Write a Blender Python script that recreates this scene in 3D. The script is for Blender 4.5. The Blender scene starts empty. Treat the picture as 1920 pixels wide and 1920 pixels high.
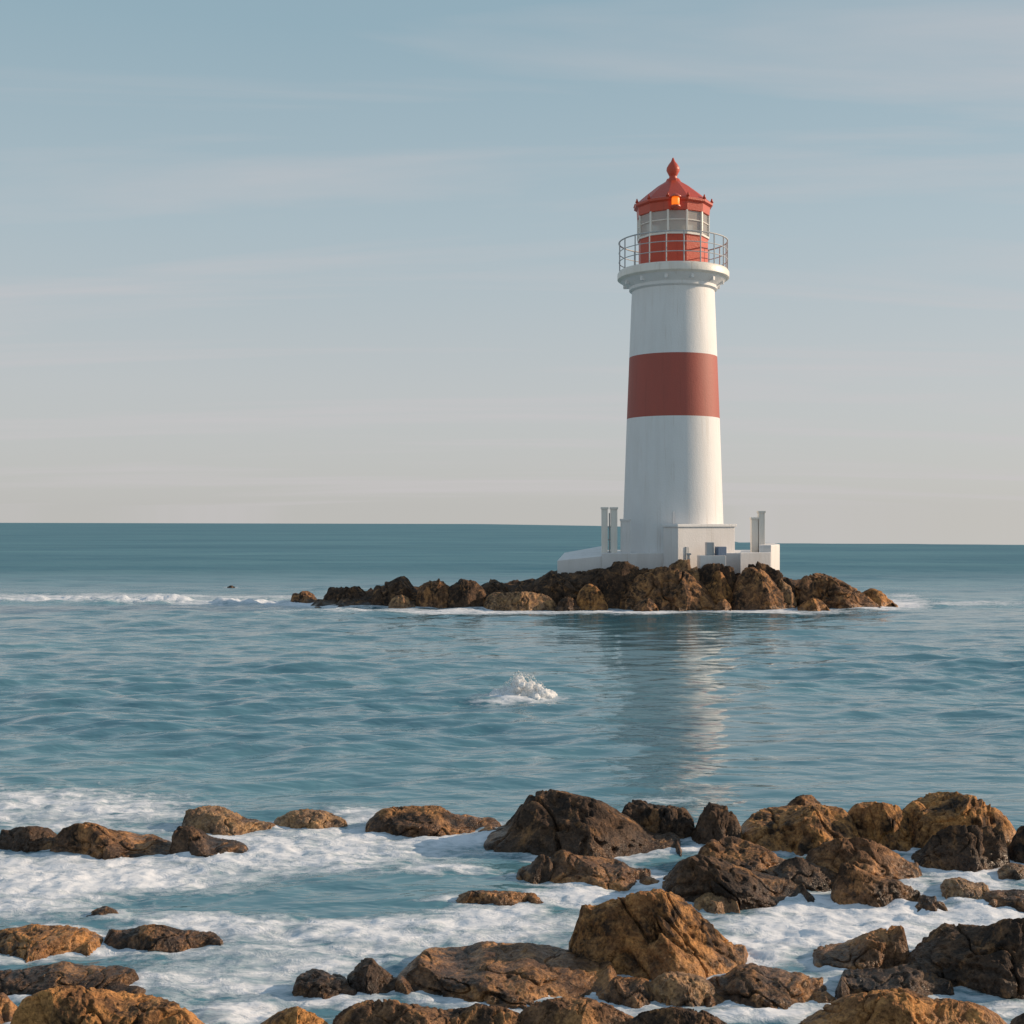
import bpy, bmesh, math, random
import numpy as np
from mathutils import Vector, Matrix

random.seed(7)
RNG = np.random.default_rng(11)
scene = bpy.context.scene
COL = scene.collection
R = math.radians

# ------------------------------------------------------------------ layout
EYE = 3.9            # eye height above the water, metres
FOC = 2400.0         # focal length in units of a 1920 wide frame
HOR = 978.0          # row of the true horizon
def at(px, py, Y):
    return Vector(((px - 960.0) / FOC * Y, Y, EYE - (py - HOR) / FOC * Y))
def shore(py):       # distance at which the water plane is seen on row py
    return FOC * EYE / (py - HOR)

# ------------------------------------------------------------------ noise
_perm = RNG.permutation(256).astype(np.int64)
_perm = np.concatenate([_perm, _perm, _perm])
_g = RNG.normal(size=(256, 3)); _g /= np.linalg.norm(_g, axis=1)[:, None]
def perlin(P):
    P = np.asarray(P, dtype=np.float64)
    i = np.floor(P).astype(np.int64); f = P - i
    i &= 255
    u = f * f * f * (f * (f * 6 - 15) + 10)
    out = np.zeros(len(P))
    for dx in (0, 1):
        for dy in (0, 1):
            for dz in (0, 1):
                h = _perm[_perm[_perm[i[:, 0] + dx] + i[:, 1] + dy] + i[:, 2] + dz] & 255
                g = _g[h]
                d = f - np.array([dx, dy, dz])
                w = (u[:, 0] if dx else 1 - u[:, 0]) * (u[:, 1] if dy else 1 - u[:, 1]) * (u[:, 2] if dz else 1 - u[:, 2])
                out += w * (g * d).sum(1)
    return out
def fbm(P, octs=4, gain=0.5):
    a, s, o = 1.0, 1.0, 0.0
    for k in range(octs):
        o = o + a * perlin(P * s + 17.3 * k)
        a *= gain; s *= 2.03
    return o

# ------------------------------------------------------------------ node helpers
def new_mat(name):
    m = bpy.data.materials.new(name); m.use_nodes = True
    nt = m.node_tree
    return m, nt, nt.nodes['Principled BSDF']
def N(nt, t, **kw):
    n = nt.nodes.new(t)
    for k, v in kw.items(): setattr(n, k, v)
    return n
def L(nt, a, b): nt.links.new(a, b)
def ramp(nt, src, pts):
    r = N(nt, 'ShaderNodeValToRGB'); e = r.color_ramp.elements
    while len(e) < len(pts): e.new(0.5)
    for k, (p, c) in enumerate(pts):
        e[k].position = p
        e[k].color = (c, c, c, 1) if isinstance(c, (int, float)) else (*c, 1)
    L(nt, src, r.inputs['Fac']); return r
def noise(nt, vec, scale, detail=4, rough=0.55, dist=0.0):
    n = N(nt, 'ShaderNodeTexNoise')
    n.inputs['Scale'].default_value = scale; n.inputs['Detail'].default_value = detail
    n.inputs['Roughness'].default_value = rough; n.inputs['Distortion'].default_value = dist
    if vec is not None: L(nt, vec, n.inputs['Vector'])
    return n
def mixc(nt, fac, a, b, mode='MIX'):
    m = N(nt, 'ShaderNodeMix', data_type='RGBA', blend_type=mode)
    for sock, v in ((m.inputs['Factor'], fac), (m.inputs['A'], a), (m.inputs['B'], b)):
        if isinstance(v, bpy.types.NodeSocket): L(nt, v, sock)
        elif isinstance(v, (int, float)): sock.default_value = v
        else: sock.default_value = (*v, 1)
    return m.outputs['Result']
def fmath(nt, op, a, b=0.0, clamp=False):
    m = N(nt, 'ShaderNodeMath', operation=op, use_clamp=clamp)
    for k, v in enumerate((a, b)):
        if isinstance(v, bpy.types.NodeSocket): L(nt, v, m.inputs[k])
        else: m.inputs[k].default_value = v
    return m.outputs[0]

def rock_material(name, dark, mid, light, patch, lo=0.46, hi=0.62):
    m, nt, b = new_mat(name)
    tc = N(nt, 'ShaderNodeTexCoord'); oi = N(nt, 'ShaderNodeObjectInfo')
    off = fmath(nt, 'MULTIPLY', oi.outputs['Random'], 37.0)
    v = N(nt, 'ShaderNodeVectorMath', operation='ADD')
    L(nt, tc.outputs['Object'], v.inputs[0]); L(nt, off, v.inputs[1])
    P = v.outputs[0]
    n1 = noise(nt, P, 1.5, 6, 0.62, 0.4)
    n2 = noise(nt, P, 7.0, 5, 0.65)
    n3 = noise(nt, P, 34.0, 4, 0.7)
    c = mixc(nt, ramp(nt, n1.outputs['Fac'], [(0.43, 0.0), (0.58, 1.0)]).outputs['Color'], dark, mid)
    c = mixc(nt, ramp(nt, n2.outputs['Fac'], [(0.48, 0.0), (0.68, 0.85)]).outputs['Color'], c, light)
    n4 = noise(nt, P, 2.6, 5, 0.7, 0.8)
    c = mixc(nt, ramp(nt, n4.outputs['Fac'], [(lo, 0.0), (hi, 0.9)]).outputs['Color'], c, patch)
    # speckle of grains and dark weathering pits
    c = mixc(nt, ramp(nt, n3.outputs['Fac'], [(0.35, 0.42), (0.62, 1.12)]).outputs['Color'], (0, 0, 0), c)
    vo = N(nt, 'ShaderNodeTexVoronoi'); vo.inputs['Scale'].default_value = 8.5
    wp = N(nt, 'ShaderNodeVectorMath', operation='MULTIPLY_ADD')
    L(nt, n2.outputs['Color'], wp.inputs[0]); wp.inputs[1].default_value = (.35, .35, .35); L(nt, P, wp.inputs[2])
    L(nt, wp.outputs[0], vo.inputs['Vector'])
    pits = ramp(nt, vo.outputs['Distance'], [(0.08, 0.0), (0.34, 1.0)])
    L(nt, c, b.inputs['Base Color'])
    # splashed by the swell: glossy film low down, with a ragged upper limit
    sz_ = N(nt, 'ShaderNodeSeparateXYZ'); L(nt, tc.outputs['Object'], sz_.inputs[0])
    wl = fmath(nt, 'ADD', sz_.outputs[2], fmath(nt, 'MULTIPLY', n1.outputs['Fac'], -.35))
    wet = N(nt, 'ShaderNodeMapRange'); wet.inputs[1].default_value = -.08; wet.inputs[2].default_value = .06
    wet.inputs[3].default_value = .30; wet.inputs[4].default_value = .86
    L(nt, wl, wet.inputs[0]); L(nt, wet.outputs[0], b.inputs['Roughness'])
    b.inputs['Specular IOR Level'].default_value = 0.25
    h = fmath(nt, 'ADD', fmath(nt, 'MULTIPLY', n2.outputs['Fac'], 0.10), fmath(nt, 'MULTIPLY', n3.outputs['Fac'], 0.03))
    h = fmath(nt, 'ADD', h, fmath(nt, 'MULTIPLY', pits.outputs['Color'], 0.035))
    bu = N(nt, 'ShaderNodeBump'); bu.inputs['Strength'].default_value = 0.8; bu.inputs['Distance'].default_value = 0.8
    L(nt, h, bu.inputs['Height']); L(nt, bu.outputs[0], b.inputs['Normal'])
    return m

ROCK = {
 'dark':  rock_material('dark_rock',  (.034,.024,.019), (.088,.053,.034), (.20,.112,.062), (.40,.205,.088), .55, .68),
 'brown': rock_material('brown_rock', (.044,.029,.021), (.165,.086,.046), (.40,.210,.105), (.54,.265,.105), .49, .64),
 'tan':   rock_material('tan_rock',   (.080,.052,.036), (.32,.182,.10),  (.54,.34,.195),  (.58,.325,.145),  .46, .64),
 'gold':  rock_material('gold_rock',  (.050,.031,.021), (.30,.140,.056), (.58,.295,.118), (.68,.320,.105), .46, .62),
}

# ------------------------------------------------------------------ objects
def tag(o, label=None, cat=None, group=None, kind=None):
    if label: o['label'] = label
    if cat: o['category'] = cat
    if group: o['group'] = group
    if kind: o['kind'] = kind
    return o
def mesh_obj(name, verts, faces, mat, parent=None, loc=(0, 0, 0), smooth=True):
    me = bpy.data.meshes.new(name); me.from_pydata([tuple(v) for v in verts], [], faces)
    me.materials.append(mat)
    if smooth: me.polygons.foreach_set('use_smooth', [True] * len(me.polygons))
    o = bpy.data.objects.new(name, me); COL.objects.link(o); o.location = loc
    if parent: o.parent = parent
    return o
def grid_obj(name, V, nu, nv, mat, loc, close_u=False):
    """V is (nu*nv,3); quads between neighbours, built with numpy arrays."""
    idx = np.arange(nu * nv).reshape(nu, nv)
    a, b_, c, d = idx[:-1, :-1], idx[1:, :-1], idx[1:, 1:], idx[:-1, 1:]
    F = np.stack([a, b_, c, d], -1).reshape(-1, 4)
    me = bpy.data.meshes.new(name)
    me.vertices.add(len(V)); me.vertices.foreach_set('co', V.astype(np.float32).ravel())
    me.loops.add(F.size); me.loops.foreach_set('vertex_index', F.astype(np.int32).ravel())
    me.polygons.add(len(F))
    me.polygons.foreach_set('loop_start', np.arange(0, F.size, 4, dtype=np.int32))
    me.polygons.foreach_set('loop_total', np.full(len(F), 4, dtype=np.int32))
    me.polygons.foreach_set('use_smooth', np.ones(len(F), dtype=bool))
    me.update(calc_edges=True); me.validate()
    me.materials.append(mat)
    o = bpy.data.objects.new(name, me); COL.objects.link(o); o.location = loc
    return o
def bm_obj(name, bm, mat, parent=None, loc=(0, 0, 0), smooth=False):
    bmesh.ops.recalc_face_normals(bm, faces=bm.faces)
    me = bpy.data.meshes.new(name); bm.to_mesh(me); bm.free(); me.materials.append(mat)
    if smooth: me.polygons.foreach_set('use_smooth', [True] * len(me.polygons))
    o = bpy.data.objects.new(name, me); COL.objects.link(o); o.location = loc
    if parent: o.parent = parent
    return o
def empty(name, loc, rz=0):
    o = bpy.data.objects.new(name, None); COL.objects.link(o)
    o.location = loc; o.rotation_euler = (0, 0, rz); return o
def add_box(bm, c, s, rz=0, bevel=0.0):
    r = bmesh.ops.create_cube(bm, size=1.0)
    vs = r['verts']
    bmesh.ops.scale(bm, vec=s, verts=vs)
    if rz: bmesh.ops.rotate(bm, cent=(0, 0, 0), matrix=Matrix.Rotation(rz, 3, 'Z'), verts=vs)
    bmesh.ops.translate(bm, vec=c, verts=vs)
    if bevel:
        es = {e for v in vs for e in v.link_edges}
        bmesh.ops.bevel(bm, geom=list(es), offset=bevel, segments=2, profile=0.5, affect='EDGES')
def add_prism(bm, pts, z0, z1, bevel=0.0):
    """plan polygon pts; z0/z1 numbers or per-vertex lists"""
    n = len(pts)
    zz0 = [z0] * n if isinstance(z0, (int, float)) else z0
    zz1 = [z1] * n if isinstance(z1, (int, float)) else z1
    lo = [bm.verts.new((p[0], p[1], z)) for p, z in zip(pts, zz0)]
    hi = [bm.verts.new((p[0], p[1], z)) for p, z in zip(pts, zz1)]
    fs = [bm.faces.new(lo[::-1]), bm.faces.new(hi)]
    for k in range(n):
        fs.append(bm.faces.new((lo[k], lo[(k + 1) % n], hi[(k + 1) % n], hi[k])))
    if bevel:
        es = {e for f in fs for e in f.edges}
        bmesh.ops.bevel(bm, geom=list(es), offset=bevel, segments=2, profile=0.5, affect='EDGES')
def add_lathe(bm, prof, seg=64, rot=0.0, cap=True):
    rings = []
    for r, z in prof:
        rings.append([bm.verts.new((r * math.cos(rot + 2 * math.pi * k / seg), r * math.sin(rot + 2 * math.pi * k / seg), z)) for k in range(seg)])
    for a, b in zip(rings[:-1], rings[1:]):
        for k in range(seg):
            bm.faces.new((a[k], a[(k + 1) % seg], b[(k + 1) % seg], b[k]))
    if cap:
        bm.faces.new(rings[0][::-1]); bm.faces.new(rings[-1])
def add_ring(bm, R_, z, r, seg=64, sec=8):
    vs = [[bm.verts.new(((R_ + r * math.cos(2*math.pi*j/sec)) * math.cos(2*math.pi*k/seg), (R_ + r * math.cos(2*math.pi*j/sec)) * math.sin(2*math.pi*k/seg), z + r * math.sin(2*math.pi*j/sec))) for j in range(sec)] for k in range(seg)]
    for k in range(seg):
        for j in range(sec):
            bm.faces.new((vs[k][j], vs[(k+1) % seg][j], vs[(k+1) % seg][(j+1) % sec], vs[k][(j+1) % sec]))
def add_rod(bm, p, q, r, seg=8):
    p, q = Vector(p), Vector(q); d = q - p
    M = Matrix.Translation((p + q) / 2) @ d.to_track_quat('Z', 'Y').to_matrix().to_4x4()
    bmesh.ops.create_cone(bm, cap_ends=True, segments=seg, radius1=r, radius2=r, depth=d.length, matrix=M)

# ------------------------------------------------------------------ boulders
FOOT = []     # footprints, for foam where the water meets rock
def boulder(prof, base, tone, label, group, dfac=0.5, rough=1.0, dmax=None, name='boulder', seed=None):
    """prof: skyline of the boulder as (column, row); base: row where its foot meets the water."""
    seed = seed if seed is not None else int(prof[0][0] * 3 + prof[-1][1] * 7 + 1000)
    rg = np.random.default_rng(abs(seed))
    Yf = shore(base)
    xs = np.array([p[0] for p in prof], float); ys = np.array([p[1] for p in prof], float)
    wpx = xs[-1] - xs[0]
    width0 = wpx / FOC * Yf
    d = width0 * dfac
    if dmax: d = min(d, dmax)
    Yc = Yf + d
    zb = -0.35
    big = wpx * 1024 / 1920
    nu = int(np.clip(big * 1.3, 46, 260)); nv = int(np.clip(big * 1.0, 40, 180))
    # skyline at the ridge
    u = np.linspace(0, 1, nu)
    uu = 0.5 - 0.5 * np.cos(np.pi * u); uu = 0.5 * u + 0.5 * uu
    px = xs[0] + (xs[-1] - xs[0]) * uu
    py = np.interp(px, xs, ys)
    k = np.array([.25, .5, .25]); pyp = np.pad(py, 1, mode='edge'); py = 0.35 * py + 0.65 * np.convolve(pyp, k, 'valid')
    zmin = 0.07 if Yf < 30 else 0.2
    Yr = np.minimum(Yc, (EYE - zmin) * FOC / (py - HOR))
    Yr = np.maximum(Yr, Yf + .48 * d)
    X = (px - 960) / FOC * Yr
    Z = np.maximum(EYE - (py - HOR) / FOC * Yr, .05)
    shift = Yr - Yc
    dl = np.minimum(d, np.maximum(Yr - Yf, .48 * d))
    xc = 0.5 * (X[0] + X[-1]); rx = 0.5 * (X[-1] - X[0]); H = Z.max()
    s = (X - xc) / rx
    plan = np.power(np.clip(1 - np.abs(s) ** 3, 0, 1), 0.5)
    plan = np.maximum(plan, 0.0)
    phi = np.linspace(0, np.pi, nv)
    cx = np.cos(phi); sx = np.sin(phi)
    cy = np.sign(cx) * np.abs(cx) ** 0.85; sz = np.abs(sx) ** 0.72
    sh = rg.uniform(-0.35, 0.35)
    V = np.zeros((nu, nv, 3))
    yy = -cy[None, :] * (plan * dl + 0.004)[:, None]
    V[:, :, 1] = yy + shift[:, None]
    V[:, :, 0] = (X - xc)[:, None] + sh * yy * (1 - np.abs(s)[:, None] ** 2)
    end = np.clip((1 - np.abs(s)) * (9 if Yf < 30 else 25), 0, 1)[:, None]
    top = (Z - zb)[:, None] * end
    V[:, :, 2] = zb + top * sz[None, :]
    P = V.reshape(-1, 3)
    # chiselled facets: cut against planes in normalised space; one broad flank towards
    # each side of the front gives the boulder its edge, smaller cuts break up the rest
    S = np.array([rx, d, H])
    Q = P / S
    cuts = []
    j = lambda a_: rg.uniform(-a_, a_)
    cuts.append(((-.62 + j(.2), -.75, .25 + j(.2)), rg.uniform(.52, .66)))
    cuts.append(((.66 + j(.2), -.62, .40 + j(.2)), rg.uniform(.50, .64)))
    cuts.append(((.30 + j(.3), -.70, .62), rg.uniform(.66, .78)))
    cuts.append(((.55 + j(.2), .55, .5), rg.uniform(.60, .75)))
    for _ in range(13):
        n = rg.normal(size=3); n[1] *= 1.3; n[2] = abs(n[2]) * 0.9
        cuts.append((tuple(n), rg.uniform(0.62, 0.84)))
    keep = np.clip((1 - np.abs(Q[:, 0])) / .30, .25, 1)     # spare the thin ends
    for n, off in cuts:
        n = np.array(n); n /= np.linalg.norm(n)
        e = np.maximum(Q @ n - off, 0)
        Q = Q - 0.93 * (e * keep)[:, None] * n
    P = Q * S
    size = min(rx, max(d, .05), H * 1.5)
    o3 = rg.uniform(0, 60, 3)
    f1 = 0.9 / size
    warp = np.stack([fbm(P * f1 + o3 + 9.1 * k_, 2) for k_ in range(3)], 1)
    zloc = np.repeat(Z / (.55 * H), nv)
    amp_ = np.clip(zloc, .12, 1)[:, None]; dsp = np.clip(zloc, .25, 1)
    P = P + 0.13 * size * rough * warp * amp_
    nrm = P / S; nrm /= (np.linalg.norm(nrm, axis=1)[:, None] + 1e-6)
    # stepped ledges: split along slightly tilted beds
    bed = P @ (np.array([.35 + j(.4), j(.4), 1.0])) / (size * rg.uniform(.30, .45)) + 0.8 * fbm(P * (1.2 / size) + o3, 3)
    fr = bed - np.floor(bed)
    P = P - nrm * (np.clip(1 - np.abs(fr - .5) * 7, 0, 1) * 0.045 * size * rough * np.clip(fbm(P * (1.5 / size) + o3 + 50, 2) * 3 + .4, 0, 1))[:, None]
    # cracks
    cr = np.abs(fbm(P * (1.3 / size) + o3 + 31, 2))
    P = P - nrm * (np.clip(1 - cr / .045, 0, 1) * 0.10 * size * rough * dsp)[:, None]
    # rough skin and pits
    P = P + nrm * (fbm(P * (4.0 / size) + o3 + 3, 4, .6) * 0.050 * size * rough * dsp)[:, None]
    pt = fbm(P * (7.0 / size) + o3 + 77, 2)
    P = P - nrm * (np.clip(pt - .18, 0, .3) * 0.20 * size * rough * dsp)[:, None]
    # bring the block back to its measured width, height and foot
    ab = P[:, 2] > 0.02
    P[:, 2] *= np.where(P[:, 2] > 0, H / P[ab, 2].max(), 1)
    x0_, x1_ = P[ab, 0].min(), P[ab, 0].max()
    P[:, 0] = (P[:, 0] - x0_) / (x1_ - x0_) * 2 * rx - rx
    P[:, 1] *= d / max(1e-3, -P[ab, 1].min())
    # hold the crest to the measured heights along its length
    nb = int(np.clip(nu // 5, 9, 36))
    for _ in range(3):
        dep = Yc + P[:, 1]
        col = 960 + FOC * (P[:, 0] + xc) / dep
        row = HOR + FOC * (EYE - P[:, 2]) / dep
        bi = np.clip(((col - xs[0]) / (xs[-1] - xs[0]) * nb).astype(int), 0, nb - 1)
        rat = np.ones(nb)
        for b_ in range(nb):
            ii = np.nonzero((bi == b_) & (P[:, 2] > 0))[0]
            if len(ii) < 3: continue
            v = ii[np.argmin(row[ii])]
            zt_ = EYE - (np.interp(xs[0] + (b_ + .5) / nb * (xs[-1] - xs[0]), xs, ys) - HOR) / FOC * dep[v]
            rat[b_] = np.clip(max(zt_, .09) / max(P[v, 2], .02), .6, 1.6)
        rat[0] = min(rat[0], 1.0); rat[-1] = min(rat[-1], 1.0)
        rp = np.pad(rat, 2, mode='edge'); rat = np.convolve(rp, [.1, .22, .36, .22, .1], 'valid')
        k_ = np.interp(col, xs[0] + (np.arange(nb) + .5) / nb * (xs[-1] - xs[0]), rat)
        P[:, 2] *= np.where(P[:, 2] > 0, k_, 1)
    o = grid_obj(name, P, nu, nv, ROCK[tone], (xc, Yc, 0))
    tag(o, label, 'boulder', group)
    FOOT.append((xc, Yc, rx, d))
    return o

GI = 'boulders piled up around the lighthouse islet'
GS = 'boulders along the near shore'
islet = [
 ([(426,1101),(430,1098.5),(433,1097),(437,1098.5),(441,1101)],1102,'dark','tiny dark rock tip breaking the open water left of the islet',.5),
 ([(541,1124),(548,1112),(562,1110),(575,1107),(588,1111),(597,1124)],1131,'brown','small reddish boulder alone in surf at the far left end of the islet',.6),
 ([(601,1126),(610,1103),(625,1100),(655,1100),(672,1098),(685,1106),(700,1122)],1134,'dark','flat topped dark boulder next to the lone reddish rock in the surf',.5),
 ([(694,1118),(700,1097),(715,1094),(730,1090),(745,1082),(757,1077),(768,1086),(780,1102),(800,1124)],1139,'dark','peaked dark boulder, highest of the low left arm of the islet',.5),
 ([(778,1106),(790,1094),(802,1089),(815,1086),(835,1087),(846,1098),(854,1118)],1141,'brown','brown squarish boulder right of the peaked one on the left arm',.5),
 ([(836,1108),(848,1092),(872,1084),(895,1090),(908,1099),(917,1120)],1142,'dark','dark rounded boulder in the middle of the left arm of the islet',.5),
 ([(900,1102),(914,1089),(925,1084),(940,1090),(950,1099),(970,1112)],1136,'dark','dark knob rising behind the long low tan slab on the islet',.8),
 ([(905,1128),(914,1113),(930,1110),(960,1110),(985,1108),(1010,1112),(1034,1117),(1044,1132)],1144,'tan','long low tan slab at the waterline left of the big dark boulder',.3),
 ([(984,1112),(995,1095),(1010,1082),(1035,1070),(1050,1074),(1075,1072),(1095,1069),(1135,1064),(1160,1080),(1185,1115)],1141,'dark','broad dark boulder below the low grey slab left of the tower',.35),
 ([(1080,1132),(1085,1100),(1100,1094),(1120,1097),(1134,1115),(1142,1138)],1144,'gold','golden egg shaped boulder at the waterline under the broad dark one',.5),
 ([(1120,1080),(1140,1059),(1160,1050),(1180,1054),(1200,1062),(1226,1068)],1141,'dark','dark crest boulder right below the pale front wall of the terrace',.5),
 ([(1160,1122),(1180,1090),(1200,1075),(1225,1064),(1250,1061),(1280,1068),(1310,1085),(1332,1106),(1350,1134)],1145,'brown','largest rounded brown boulder at the centre front of the islet',.4),
 ([(1250,1066),(1262,1051),(1280,1048),(1298,1052),(1312,1068)],1141,'tan','small rock perched on top in front of the white annex',.7),
 ([(1298,1080),(1310,1059),(1345,1055),(1375,1062),(1386,1084)],1141,'dark','dark flat rock below the blue grey cabinets of the annex',.6),
 ([(1308,1108),(1325,1078),(1345,1066),(1368,1084),(1382,1124)],1143,'gold','reddish upright boulder right of the largest rounded one',.6),
 ([(1368,1122),(1376,1086),(1385,1071),(1400,1063),(1425,1064),(1442,1076),(1470,1110),(1497,1138)],1144,'brown','boulder with a dark left face and striped right flank at the waterline',.4),
 ([(1392,1072),(1404,1057),(1418,1052),(1440,1058),(1470,1075),(1486,1088),(1494,1104)],1141,'dark','dark boulder against the right end of the white terrace wall',.5),
 ([(1436,1116),(1455,1088),(1478,1086),(1492,1110),(1502,1138)],1142,'tan','small pale boulder wedged left of the long right hand mound',.6),
 ([(1480,1110),(1500,1083),(1525,1073),(1550,1076),(1580,1088),(1610,1105),(1640,1125),(1655,1138)],1142,'brown','long sloping boulder forming the right hand mound of the islet',.35),
 ([(1596,1130),(1612,1112),(1626,1103),(1645,1103),(1665,1118),(1684,1134)],1139,'gold','last boulder at the right tip of the islet, in white surf',.5),
 ([(1188,1140),(1196,1126),(1210,1120),(1226,1124),(1236,1141)],1147,'brown','small stone at the waterline under the left half of the largest rounded boulder',.5),
 ([(1338,1142),(1344,1128),(1356,1122),(1368,1128),(1374,1142)],1147,'brown','small stone at the waterline between the largest rounded boulder and the striped one',.5),
 ([(1040,1140),(1048,1124),(1064,1118),(1080,1124),(1090,1141)],1145,'dark','small dark stone between the long low slab and the golden egg shaped one',.5),
 ([(726,1134),(734,1120),(750,1114),(768,1120),(778,1134)],1142,'tan','pale stone lying at the foot of the peaked boulder on the left arm',.5),
 ([(1496,1139),(1506,1126),(1524,1120),(1544,1126),(1556,1140)],1145,'gold','golden stone at the waterline below the right hand mound',.5),
]
for i, (prof, base, tone, label, df) in enumerate(islet):
    boulder(prof, base, tone, label, GI, df, rough=1.08, seed=100 + i, dmax=.42 if base == 1141 and prof[0][0] > 1100 else 1.7)

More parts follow.
